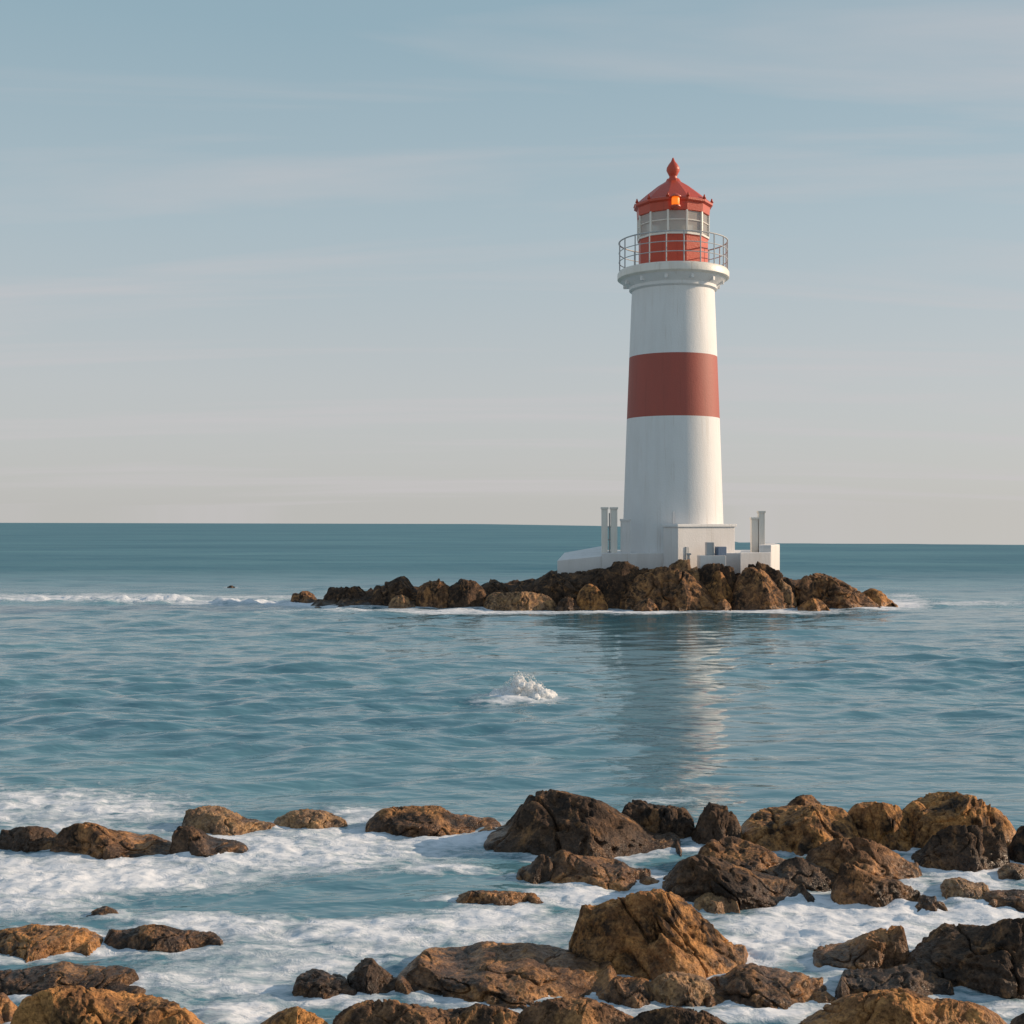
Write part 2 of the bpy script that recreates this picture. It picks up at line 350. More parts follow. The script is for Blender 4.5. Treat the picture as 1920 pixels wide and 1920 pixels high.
near = [
 ([(-14,1585),(0,1563),(25,1551),(60,1548),(90,1551),(110,1562),(128,1588)],1598,'dark','flat dark boulder at the left edge in the upper row of shore rocks',.3),
 ([(88,1590),(104,1562),(130,1546),(160,1541),(185,1544),(210,1555),(240,1558),(265,1568),(290,1586),(318,1602)],1611,'brown','wide boulder with a black cleft, second from left in the upper row',.32),
 ([(330,1560),(335,1535),(350,1520),(375,1511),(410,1510),(440,1520),(460,1532),(500,1540),(510,1556)],1568,'tan','humped tan boulder with a long right ramp behind a dark wedge rock',.3),
 ([(315,1592),(318,1566),(330,1551),(350,1546),(375,1552),(400,1570),(430,1580),(458,1594)],1613,'dark','dark wedge shaped rock leaning in front of the humped tan boulder',.45),
 ([(508,1550),(525,1530),(540,1521),(570,1516),(610,1519),(636,1530),(648,1546)],1557,'tan','low tan rock washed by foam between the humped and the flat topped boulder',.3),
 ([(682,1548),(700,1526),(720,1514),(760,1511),(825,1510),(850,1524),(890,1540),(938,1560)],1569,'brown','flat topped boulder with a dark left side and a sloping orange right side',.28),
 ([(160,1724),(175,1708),(195,1697),(210,1701),(228,1722)],1729,'dark','little pointed dark rock standing alone in the left foam',.35),
 ([(186,1766),(205,1751),(240,1742),(275,1732),(310,1734),(350,1745),(390,1757),(416,1768)],1787,'brown','flat leaf shaped brown rock just below the little pointed one',.25),
 ([(-60,1770),(0,1742),(40,1737),(60,1731),(90,1735),(130,1734),(152,1755),(174,1780)],1805,'gold','golden pitted boulder cut by the left edge, above the dark slab',.4),
 ([(-40,1835),(0,1818),(30,1830),(62,1820),(100,1806),(125,1800),(160,1815),(200,1830),(240,1850),(270,1866)],1872,'dark','dark smooth slab lying behind the large golden rock in the lower left',.22),
 ([(10,1900),(50,1866),(80,1856),(110,1848),(150,1847),(200,1855),(250,1860),(300,1868),(340,1882),(370,1902),(410,1940)],2010,'gold','large rough golden rock filling the lower left corner',.3),
 ([(-60,1890),(-20,1866),(0,1860),(18,1866),(34,1890)],1935,'brown','small brown rock at the very left edge beside the large golden one',.5),
 ([(546,1862),(560,1831),(575,1818),(600,1815),(620,1829),(640,1845),(668,1870)],1877,'dark','black rounded rock standing in the foam left of a little spiky one',.45),
 ([(645,1845),(660,1815),(680,1797),(700,1795),(715,1810),(735,1825),(752,1846)],1872,'dark','little spiky dark rock left of the big domed boulder',.5),
 ([(736,1884),(760,1855),(800,1820),(815,1796),(840,1777),(880,1772),(910,1762),(950,1769),(1000,1766),(1040,1785),(1090,1815),(1130,1850),(1176,1886)],1900,'brown','big domed boulder, dark on the left and pitted golden on the right, bottom centre',.4),
 ([(1066,1800),(1068,1740),(1074,1712),(1090,1700),(1120,1695),(1160,1680),(1200,1670),(1240,1665),(1280,1680),(1320,1715),(1360,1755),(1400,1790),(1420,1818)],1850,'gold','biggest golden boulder with a sheer dark left face, right of centre',.42),
 ([(612,1926),(640,1891),(680,1875),(730,1872),(790,1885),(850,1892),(900,1880),(960,1890),(1010,1926)],1985,'brown','long ragged brown rock along the bottom edge under the domed boulder',.2),
 ([(960,1910),(1000,1878),(1050,1869),(1100,1869),(1150,1885),(1206,1918)],1975,'brown','smooth brown rock at the bottom edge right of the ragged one',.25),
 ([(908,1602),(930,1570),(945,1545),(960,1525),(980,1500),(1005,1482),(1040,1479),(1080,1488),(1130,1500),(1160,1518),(1200,1540),(1240,1568),(1272,1596),(1284,1612)],1618,'dark','big dark hump backed boulder, highest at the centre of the upper row',.4),
 ([(968,1648),(985,1625),(1000,1610),(1018,1600),(1034,1604),(1042,1630)],1656,'dark','dark slanting wedge leaning on the blocky rock below the hump backed boulder',.5),
 ([(1016,1650),(1025,1611),(1040,1596),(1060,1592),(1085,1604),(1105,1604),(1140,1610),(1170,1612),(1186,1634),(1236,1654)],1668,'brown','blocky rock in foam just below the big hump backed boulder',.4),
 ([(858,1692),(880,1678),(905,1672),(950,1674),(990,1676),(1016,1692)],1700,'brown','thin flat brown rock barely above the foam left of the biggest golden boulder',.18),
 ([(1160,1528),(1175,1502),(1200,1498),(1230,1508),(1260,1510),(1290,1515),(1306,1542)],1580,'dark','black jagged rock behind the right slope of the hump backed boulder',.4),
 ([(1300,1572),(1308,1522),(1325,1506),(1345,1505),(1370,1515),(1392,1538)],1588,'dark','dark round rock left of the blocky golden boulder in the upper row',.5),
 ([(1380,1566),(1400,1530),(1430,1515),(1480,1510),(1540,1508),(1585,1515),(1605,1540),(1620,1574)],1604,'gold','blocky golden boulder with a sunlit corner in the upper right row',.45),
 ([(1474,1512),(1485,1495),(1500,1490),(1525,1490),(1544,1508)],1542,'brown','small reddish rock peeping out on top of the blocky golden boulder',.8),
 ([(1576,1536),(1600,1506),(1640,1502),(1680,1508),(1710,1525),(1750,1540),(1770,1574)],1598,'gold','lumpy yellow rock between the blocky golden boulder and the far right dome',.45),
 ([(1686,1520),(1710,1500),(1745,1485),(1790,1484),(1830,1492),(1870,1515),(1895,1535),(1912,1566)],1606,'gold','domed boulder with a bright right rim at the far right of the upper row',.45),
 ([(1716,1602),(1750,1562),(1780,1547),(1850,1547),(1880,1552),(1898,1582)],1638,'dark','dark overhanging block in front of the far right dome',.4),
 ([(1888,1596),(1900,1557),(1920,1546),(1970,1552),(1996,1590)],1625,'dark','dark boulder cut by the right edge beside the far right dome',.5),
 ([(1874,1640),(1885,1622),(1900,1615),(1916,1622),(1944,1642)],1650,'tan','small pale rock at the right edge below the dark cut off boulder',.5),
 ([(1298,1600),(1330,1575),(1365,1565),(1400,1575),(1440,1590),(1470,1610),(1496,1642)],1655,'brown','brown sunlit slab sloping right above the dark jagged mass',.45),
 ([(1244,1664),(1255,1631),(1275,1611),(1310,1601),(1350,1608),(1400,1630),(1450,1640),(1490,1660),(1530,1688)],1702,'dark','dark jagged mass with an orange right foot left of the foamy channel',.4),
 ([(1306,1692),(1325,1678),(1355,1676),(1384,1692)],1708,'tan','small oval pebble like rock at the foot of the dark jagged mass',.5),
 ([(1440,1640),(1470,1611),(1500,1605),(1530,1620),(1560,1630),(1586,1658)],1672,'dark','low dark rock between the jagged mass and the long ridge',.45),
 ([(1506,1600),(1540,1581),(1570,1571),(1620,1570),(1660,1585),(1700,1610),(1735,1630),(1746,1654)],1668,'brown','long brown ridge falling to the right below the lumpy yellow rock',.4),
 ([(1560,1650),(1575,1615),(1600,1620),(1640,1640),(1690,1650),(1720,1675),(1730,1695)],1694,'brown','low split slab in foam at the foot of the long brown ridge',.25),
 ([(1716,1700),(1735,1685),(1755,1688),(1772,1702)],1709,'brown','smallest brown stone at the right tip of the low split slab',.6),
 ([(1772,1670),(1790,1655),(1820,1652),(1845,1660),(1866,1680)],1687,'tan','small tan stone in the foam channel near the right edge',.5),
 ([(1858,1697),(1875,1676),(1900,1666),(1940,1671),(1966,1692)],1707,'brown','brown stone at the right edge just below the small tan one',.45),
 ([(1530,1812),(1560,1781),(1595,1760),(1630,1745),(1660,1738),(1690,1735),(1705,1749),(1712,1784)],1834,'brown','leaning wedge boulder with a sunlit right end above the blue pool',.45),
 ([(1690,1800),(1730,1756),(1765,1730),(1800,1732),(1850,1735),(1880,1722),(1930,1720),(1980,1734),(2010,1790)],1880,'dark','massive dark boulder at the lower right edge',.45),
 ([(1566,1872),(1610,1832),(1660,1815),(1720,1801),(1768,1832),(1800,1870)],1892,'dark','dark smooth slope below the leaning wedge beside the blue pool',.4),
 ([(1318,1884),(1350,1845),(1375,1811),(1410,1805),(1450,1815),(1490,1835),(1520,1855),(1568,1880)],1900,'brown','grey brown boulder with a flat tilted top left of the blue pool',.4),
 ([(1208,1866),(1230,1827),(1260,1820),(1300,1825),(1330,1835),(1350,1866)],1896,'tan','tan rock tucked under the right foot of the biggest golden boulder',.45),
 ([(1124,1872),(1160,1836),(1200,1831),(1236,1850),(1256,1884)],1898,'brown','brown rock wedged between the domed and the biggest golden boulder',.5),
 ([(1500,1930),(1530,1890),(1580,1866),(1640,1856),(1700,1850),(1740,1869),(1800,1874),(1850,1885),(1906,1926)],1990,'gold','long crumbling tan rock along the bottom edge at the right',.25),
 ([(1150,1936),(1200,1897),(1260,1886),(1330,1896),(1382,1930)],1985,'brown','low reddish rock at the bottom edge under the biggest golden boulder',.25),
 ([(1880,1930),(1900,1906),(1930,1896),(1970,1900),(2000,1930)],1985,'dark','dark rock in the bottom right corner',.3),
 ([(470,1930),(520,1896),(555,1885),(590,1899),(630,1926)],1975,'gold','small golden rock poking up at the bottom edge left of the ragged one',.35),
]
for i, (prof, base, tone, label, df) in enumerate(near):
    boulder(prof, base, tone, label, GS, df, seed=500 + i)

# bedrock of the islet: fills the gaps between its boulders and carries the terrace
def islet_bed():
    nx, ny = 150, 60
    x0, x1, y0, y1 = -10.5, 18.2, 57.6, 70.0
    gx, gy = np.meshgrid(np.linspace(x0, x1, nx), np.linspace(y0, y1, ny), indexing='ij')
    P = np.stack([gx.ravel(), gy.ravel(), np.zeros(gx.size)], 1)
    hx = np.interp(P[:, 0], [-10.5, -9.2, -6, -2, 1, 2.6, 4.5, 11.5, 12.6, 15, 17.4, 18.2], [-.6, .05, .35, .45, .8, 1.4, 1.6, 1.6, 1.2, .7, 0, -.6])
    fy = np.interp(P[:, 1], [57.6, 58.6, 59.8, 66, 68.5, 70], [-.3, .45, 1, 1, .5, -.3])
    z = hx * fy - 0.3 * (1 - fy)
    z += 0.50 * fbm(P * 1.3 + 5, 5, .6)
    P[:, 2] = z
    o = grid_obj('islet', P, nx, ny, ROCK['dark'], (0, 0, 0))
    tag(o, kind='structure')
islet_bed()

# ------------------------------------------------------------------ painted masonry and metal
def paint(name, col, stain, amount=0.25, rough=0.6, streak=True):
    m, nt, b = new_mat(name)
    tc = N(nt, 'ShaderNodeTexCoord')
    mp = N(nt, 'ShaderNodeMapping'); mp.inputs['Scale'].default_value = (1, 1, 0.12 if streak else 1)
    L(nt, tc.outputs['Object'], mp.inputs['Vector'])
    n1 = noise(nt, mp.outputs[0], 2.3, 6, 0.65)
    n2 = noise(nt, tc.outputs['Object'], 0.9, 4, 0.6)
    f = fmath(nt, 'MULTIPLY', ramp(nt, n1.outputs['Fac'], [(0.45, 0), (0.75, 1)]).outputs['Color'], amount)
    c = mixc(nt, f, col, stain)
    if streak:      # thin rust and salt runs
        m2 = N(nt, 'ShaderNodeMapping'); m2.inputs['Scale'].default_value = (3.2, 3.2, .10); L(nt, tc.outputs['Object'], m2.inputs['Vector'])
        n5 = noise(nt, m2.outputs[0], 1.7, 5, .6)
        c = mixc(nt, ramp(nt, n5.outputs['Fac'], [(0.58, 0), (0.74, .38)]).outputs['Color'], c, (stain[0]*.75, stain[1]*.60, stain[2]*.45))
    c = mixc(nt, ramp(nt, n2.outputs['Fac'], [(0.3, 0.0), (0.7, amount * 0.5)]).outputs['Color'], c, stain)
    L(nt, c, b.inputs['Base Color']); b.inputs['Roughness'].default_value = rough
    n3 = noise(nt, tc.outputs['Object'], 14, 5, 0.6)
    bu = N(nt, 'ShaderNodeBump'); bu.inputs['Strength'].default_value = 0.25; bu.inputs['Distance'].default_value = 0.05
    L(nt, n3.outputs['Fac'], bu.inputs['Height']); L(nt, bu.outputs[0], b.inputs['Normal'])
    return m
WHITE = paint('white_masonry', (.73, .725, .725), (.50, .47, .44), 0.24)
WHITE2 = paint('white_plaster', (.73, .705, .695), (.45, .42, .38), 0.30)
REDB = paint('red_masonry', (.375, .080, .056), (.27, .078, .06), 0.35)
REDM = paint('red_metal', (.52, .065, .028), (.33, .06, .035), 0.3, 0.42)
GREYM = paint('grey_metal', (.46, .47, .48), (.25, .24, .22), 0.4, 0.5)
CREAM = paint('cream_metal', (.76, .72, .66), (.45, .38, .3), 0.3, 0.45)
BLUEM = paint('blue_grey_metal', (.14, .20, .30), (.08, .10, .14), 0.3, 0.45, False)
def glass_mat():
    m, nt, b = new_mat('lantern_glass')
    nt.nodes.remove(b)
    out = [n for n in nt.nodes if n.type == 'OUTPUT_MATERIAL'][0]
    t = N(nt, 'ShaderNodeBsdfTransparent'); t.inputs[0].default_value = (.93, .95, .94, 1)
    g = N(nt, 'ShaderNodeBsdfGlossy'); g.inputs['Roughness'].default_value = 0.05
    fr = N(nt, 'ShaderNodeFresnel'); fr.inputs[0].default_value = 1.5
    mx = N(nt, 'ShaderNodeMixShader')
    df = N(nt, 'ShaderNodeBsdfTranslucent'); df.inputs[0].default_value = (.85, .82, .76, 1)
    dd = N(nt, 'ShaderNodeBsdfDiffuse'); dd.inputs[0].default_value = (.80, .78, .73, 1)
    ad = N(nt, 'ShaderNodeMixShader'); ad.inputs[0].default_value = .5; L(nt, df.outputs[0], ad.inputs[1]); L(nt, dd.outputs[0], ad.inputs[2])
    mi = N(nt, 'ShaderNodeMixShader'); mi.inputs[0].default_value = .72; L(nt, t.outputs[0], mi.inputs[1]); L(nt, ad.outputs[0], mi.inputs[2])
    L(nt, fr.outputs[0], mx.inputs[0]); L(nt, mi.outputs[0], mx.inputs[1]); L(nt, g.outputs[0], mx.inputs[2])
    L(nt, mx.outputs[0], out.inputs['Surface']); return m
GLASS = glass_mat()
def glow_mat():  # emissive orange that imitates sunlight on the red eave
    m, nt, b = new_mat('sunlit_orange_glow')
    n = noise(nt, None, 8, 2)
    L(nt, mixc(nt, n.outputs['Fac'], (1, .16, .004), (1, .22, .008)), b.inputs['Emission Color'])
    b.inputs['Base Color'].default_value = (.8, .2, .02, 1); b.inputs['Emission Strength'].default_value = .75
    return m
GLOW = glow_mat()

# ------------------------------------------------------------------ lighthouse
YL = 62.4
SC = YL / FOC
def zl(py): return EYE - (py - HOR) * SC
lx = (1262 - 960) * SC
zbase = 1.7
lh = empty('lighthouse', (lx, YL, zbase))
tag(lh, 'tall round white lighthouse with one red band and a red lantern on the islet', 'lighthouse')
def zz(py):
    near = float(np.interp(py, [335, 372, 520, 560], [0, 1.3, 1.3, 0]))   # faces nearer than the axis
    return EYE - (py - HOR) * (YL - near) / FOC - zbase
def lathe_part(name, prof, mat, parent, seg=72, rot=0.0, smooth=True):
    bm = bmesh.new(); add_lathe(bm, prof, seg, rot)
    o = bm_obj(name, bm, mat, parent, smooth=smooth)
    if smooth:
        o.data.set_sharp_from_angle(angle=R(35))
    return o
def rad(py): return float(np.interp(py, [545, 675, 789, 980, 1060], [77, 82, 86.5, 93, 96])) * SC
lathe_part('lower_shaft', [(rad(1070)*1.0, 0), (rad(1000), zz(1000)), (rad(900), zz(900)), (rad(786), zz(786))], WHITE, lh)
lathe_part('red_band', [(rad(786), zz(786)), (rad(730), zz(730)), (rad(671), zz(671))], REDB, lh)
lathe_part('upper_shaft', [(rad(671), zz(671)), (rad(600), zz(600)), (rad(545), zz(545))], WHITE, lh)
lathe_part('cornice', [(rad(545)+.01, zz(545)), (82*SC, zz(541)), (82*SC, zz(534)), (88*SC, zz(527)), (98*SC, zz(518))], WHITE, lh)
lathe_part('gallery_deck', [(99*SC, zz(518)), (104*SC, zz(514.5)), (104*SC, zz(504)), (101*SC, zz(499.5))], CREAM, lh)
lathe_part('lantern_wall', [(65*SC, zz(499.5)), (65*SC, zz(441))], REDM, lh, 12, R(15), False)
bm = bmesh.new(); add_lathe(bm, [(67.5*SC, zz(441)), (67.5*SC, zz(437.5))], 12, R(15)); bm_obj('sill', bm, CREAM, lh)
# door in the red drum, on the shaded side
bm = bmesh.new(); add_box(bm, (-0.35, -63.4*SC, zz(472)), (0.62, 0.06, 1.25), 0, .02); bm_obj('door', bm, REDM, lh)
# glazing
bm = bmesh.new(); add_lathe(bm, [(65*SC, zz(437.5)), (65*SC, zz(396))], 12, R(15), cap=False); bm_obj('lantern_glass', bm, GLASS, lh)
for k in range(12):
    a = R(15) + 2*math.pi*k/12
    bm = bmesh.new(); p = (66*SC*math.cos(a), 66*SC*math.sin(a))
    add_box(bm, (p[0], p[1], (zz(437.5)+zz(396))/2), (.10, .10, zz(396)-zz(437.5)), a, .012)
    bm_obj('mullion', bm, CREAM, lh)
bm = bmesh.new()
for k in range(12):
    a0 = R(15) + 2*math.pi*k/12; a1 = a0 + 2*math.pi/12
    add_rod(bm, (66*SC*math.cos(a0), 66*SC*math.sin(a0), zz(414)), (66*SC*math.cos(a1), 66*SC*math.sin(a1), zz(414)), .03)
bm_obj('glazing_bar', bm, CREAM, lh)
# optic inside
bm = bmesh.new()
add_lathe(bm, [(.30, zz(440)), (.30, zz(430)), (.62, zz(426)), (.70, zz(416)), (.62, zz(406)), (.32, zz(401)), (.1, zz(399))], 32)
bm_obj('lens', bm, CREAM, lh, smooth=True)
bm = bmesh.new(); add_lathe(bm, [(.16, zz(401)), (.16, zz(397))], 16); bm_obj('lamp_bracket', bm, GREYM, lh)
# roof
lathe_part('eave', [(66*SC, zz(397)), (68*SC, zz(396)), (69*SC, zz(381)), (74*SC, zz(378)), (74*SC, zz(374)), (70*SC, zz(371.5))], REDM, lh, 12, R(15), False)
lathe_part('roof', [(70*SC, zz(371.5)), (52*SC, zz(360)), (30*SC, zz(347)), (15*SC, zz(340)), (12*SC, zz(336))], REDM, lh, 12, R(15), False)
fin = lathe_part('finial', [(8*SC, zz(336)), (7*SC, zz(331)), (9*SC, zz(327)), (12.5*SC, zz(320)), (12*SC, zz(315)), (8*SC, zz(308)), (4*SC, zz(303)), (1.2*SC, zz(296))], REDM, lh, 32)
# ornaments round the eave
for k in range(12):
    a = R(15) + 2*math.pi*k/12
    bm = bmesh.new()
    M = Matrix.Translation((72*SC*math.cos(a), 72*SC*math.sin(a), zz(369.5)))
    bmesh.ops.create_cone(bm, cap_ends=True, segments=10, radius1=.09, radius2=.02, depth=.2, matrix=M)
    bm_obj('eave_knob', bm, REDM, lh, smooth=True)
# made-up glowing housing on the eave, imitating a sunlit orange facet
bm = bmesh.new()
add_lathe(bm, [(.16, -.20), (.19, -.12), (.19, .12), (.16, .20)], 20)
lp = bm_obj('eave_glow', bm, GLOW, lh, (-5*SC, -(72*SC)-.10, zz(384)), smooth=True)
bm = bmesh.new(); add_lathe(bm, [(.27, .20), (.27, .24), (.15, .33), (.04, .38)], 20); bm_obj('glow_cap', bm, REDM, lp, smooth=False)
bm = bmesh.new(); add_lathe(bm, [(.10, -.34), (.24, -.26), (.24, -.20)], 20); bm_obj('glow_base', bm, REDM, lp)
bm = bmesh.new(); add_rod(bm, (0, .2, -.25), (0, .42, -.25), .05); bm_obj('glow_arm', bm, REDM, lp)
# railing round the gallery
bm = bmesh.new()
for py, r in ((444, .035), (463, .022), (481, .022)): add_ring(bm, 101*SC, zz(py), r)
rail = bm_obj('railing', bm, GREYM, lh, smooth=True)
for k in range(20):
    a = R(4) + 2*math.pi*k/20
    bm = bmesh.new(); x, y = 101*SC*math.cos(a), 101*SC*math.sin(a)
    add_rod(bm, (x, y, zz(499.5)), (x, y, zz(443)), .03)
    add_lathe_loc = None
    bm_obj('baluster', bm, GREYM, rail)
# brackets under the gallery
for k in range(12):
    a = R(15) + 2*math.pi*k/12
    bm = bmesh.new()
    add_box(bm, (86*SC*math.cos(a), 86*SC*math.sin(a), zz(524)), (.42, .14, .26), a, .01)
    bm_obj('bracket', bm, WHITE, lh)
# cable conduit running up the foot of the tower, and a door panel
bm = bmesh.new(); add_rod(bm, (-11*SC, -93*SC-.05, .5), (-11*SC, -93*SC-.02, zz(960)), .045); bm_obj('conduit', bm, WHITE2, lh)

# ------------------------------------------------------------------ terrace, annex, posts
def P2(px, Y): return ((px - 960) / FOC * Y, Y)
def zat(py, Y): return EYE - (py - HOR) / FOC * Y
tz = zat(1037, 59.4)
bm = bmesh.new()
add_prism(bm, [P2(1128, 59.4), P2(1420, 59.6), P2(1420, 66), P2(1128, 66)], 0.4, tz, .03)
o = bm_obj('terrace_wall', bm, WHITE2)
tag(o, 'pale plastered terrace wall carrying the lighthouse, above the dark crest boulders', 'terrace')
bm = bmesh.new()
zs0, zs1 = zat(1047, 59.6), zat(1024, 63)
add_prism(bm, [P2(1045, 59.7), P2(1131, 59.55), P2(1131, 64), P2(1058, 64)], 0.3, [zs0 - .1, zs0 + .12, zs1, zs1 - .35], .02)
tag(bm_obj('landing_slab', bm, WHITE2), 'low shaded grey white slab with sloping top at the left of the terrace', 'slab')
bm = bmesh.new()
add_prism(bm, [P2(1423, 59.2), P2(1446, 59.2), P2(1462, 61.4), P2(1452, 64.6), P2(1423, 64.6)], 0.4, zat(1021, 60.8), .03)
add_prism(bm, [P2(1388, 58.3), P2(1445, 58.9), P2(1445, 59.197), P2(1388, 59.197)], 0.5, zat(1036, 58.8), .02)
tag(bm_obj('end_wall', bm, WHITE2), 'white end wall block stepping down at the right end of the terrace', 'wall')
# annex, turned a little to the sun
th = R(30)
c0 = P2(1271, 58.5)
e1 = (math.cos(th), math.sin(th)); e2 = (-math.sin(th), math.cos(th))
def ax(a, b): return (c0[0] + e1[0]*a + e2[0]*b, c0[1] + e1[1]*a + e2[1]*b)
W, D = 3.35, 1.1
an = empty('annex', (c0[0], c0[1], 0.5))
tag(an, 'low white annex block with a flat roof against the foot of the lighthouse', 'annex')
def annex_part(name, pts, z0, z1, mat, parent, bevel=.015):
    bm = bmesh.new(); add_prism(bm, [(p[0]-c0[0], p[1]-c0[1]) for p in pts], z0 - .5, z1 - .5, bevel)
    return bm_obj(name, bm, mat, parent)
zt = zat(988, 58.7)
annex_part('wall', [ax(0, 0), ax(W, 0), ax(W, D+1.2), ax(0, D)], 0.5, zt, WHITE2, an)
annex_part('roof', [ax(-.07, -.07), ax(W+.07, -.07), ax(W+.07, D+1.25), ax(-.07, D+.07)], zt, zt + .13, WHITE, an)
annex_part('doorway', [ax(.42, -.05), ax(.62, -.05), ax(.62, -.003), ax(.42, -.003)], 1.9, 2.75, GREYM, an)
# equipment in front of the annex
eq = empty('equipment_plinth', (P2(1334, 58.35)[0], 58.35, 1.9))
tag(eq, 'low grey concrete block carrying two blue grey cabinets in front of the annex', 'plinth')
bm = bmesh.new(); add_box(bm, (0, 0, -.45), (1.2, .55, 1.82), R(8), .02); bm_obj('block', bm, WHITE2, eq)
bm = bmesh.new(); add_box(bm, (-.08, .02, .76), (.34, .32, .60), R(8), .02); bm_obj('cabinet', bm, GREYM, eq)
bm = bmesh.new(); add_box(bm, (.42, .02, .66), (.44, .34, .40), R(20), .02); c = bm_obj('cabinet', bm, BLUEM, eq); c['label'] = 'darker blue cabinet'
bm = bmesh.new(); add_rod(bm, (-1.02, .1, -.3), (-1.02, .1, .5), .07, 12); add_box(bm, (-1.02, .1, .52), (.2, .2, .08), 0, .01)
bm_obj('bollard', bm, GREYM, eq)
# tall posts left and right
def post(px0, px1, py, Y, label, mat, zb=1.9, depth=.35, cap=True):
    x0, x1 = P2(px0, Y)[0], P2(px1, Y)[0]; zt_ = zat(py, Y)
    o = empty('gate_post', ((x0+x1)/2, Y, zb))
    tag(o, label, 'post', 'tall posts beside the lighthouse')
    bm = bmesh.new(); add_box(bm, (0, 0, (zt_-zb)/2 - .05), (x1-x0, depth, zt_-zb-.1), 0, .012); bm_obj('shaft', bm, mat, o)
    bm = bmesh.new(); add_box(bm, (0, 0, zt_-zb-.05), (x1-x0+.07, depth+.07, .1), 0, .012); bm_obj('cap', bm, mat, o)
post(1128, 1139, 951, 60.2, 'leftmost tall pale post standing left of the tower', CREAM)
post(1145, 1157, 951, 60.2, 'second tall pale post from the left, beside its twin left of the tower', CREAM)
post(1164, 1181, 973, 60.4, 'shorter wide white post touching the left foot of the tower', WHITE2)
post(1408, 1420, 970, 61.2, 'shorter pale post of the pair right of the annex', CREAM)
post(1421.5, 1433, 958, 61.2, 'taller pale post of the pair right of the annex', CREAM)
bm = bmesh.new()
for zz_ in (.55, 1.15, 1.75): add_rod(bm, (P2(1139.5, 60.2)[0], 60.2, 1.9+zz_), (P2(1146, 60.2)[0], 60.2, 1.9+zz_), .025)
add_rod(bm, (P2(1142.7, 60.2)[0], 60.2, 2.2), (P2(1142.7, 60.2)[0], 60.2, 4.3), .03)
tag(bm_obj('ladder', bm, GREYM), 'thin grey bars between the two tall left posts', 'ladder')

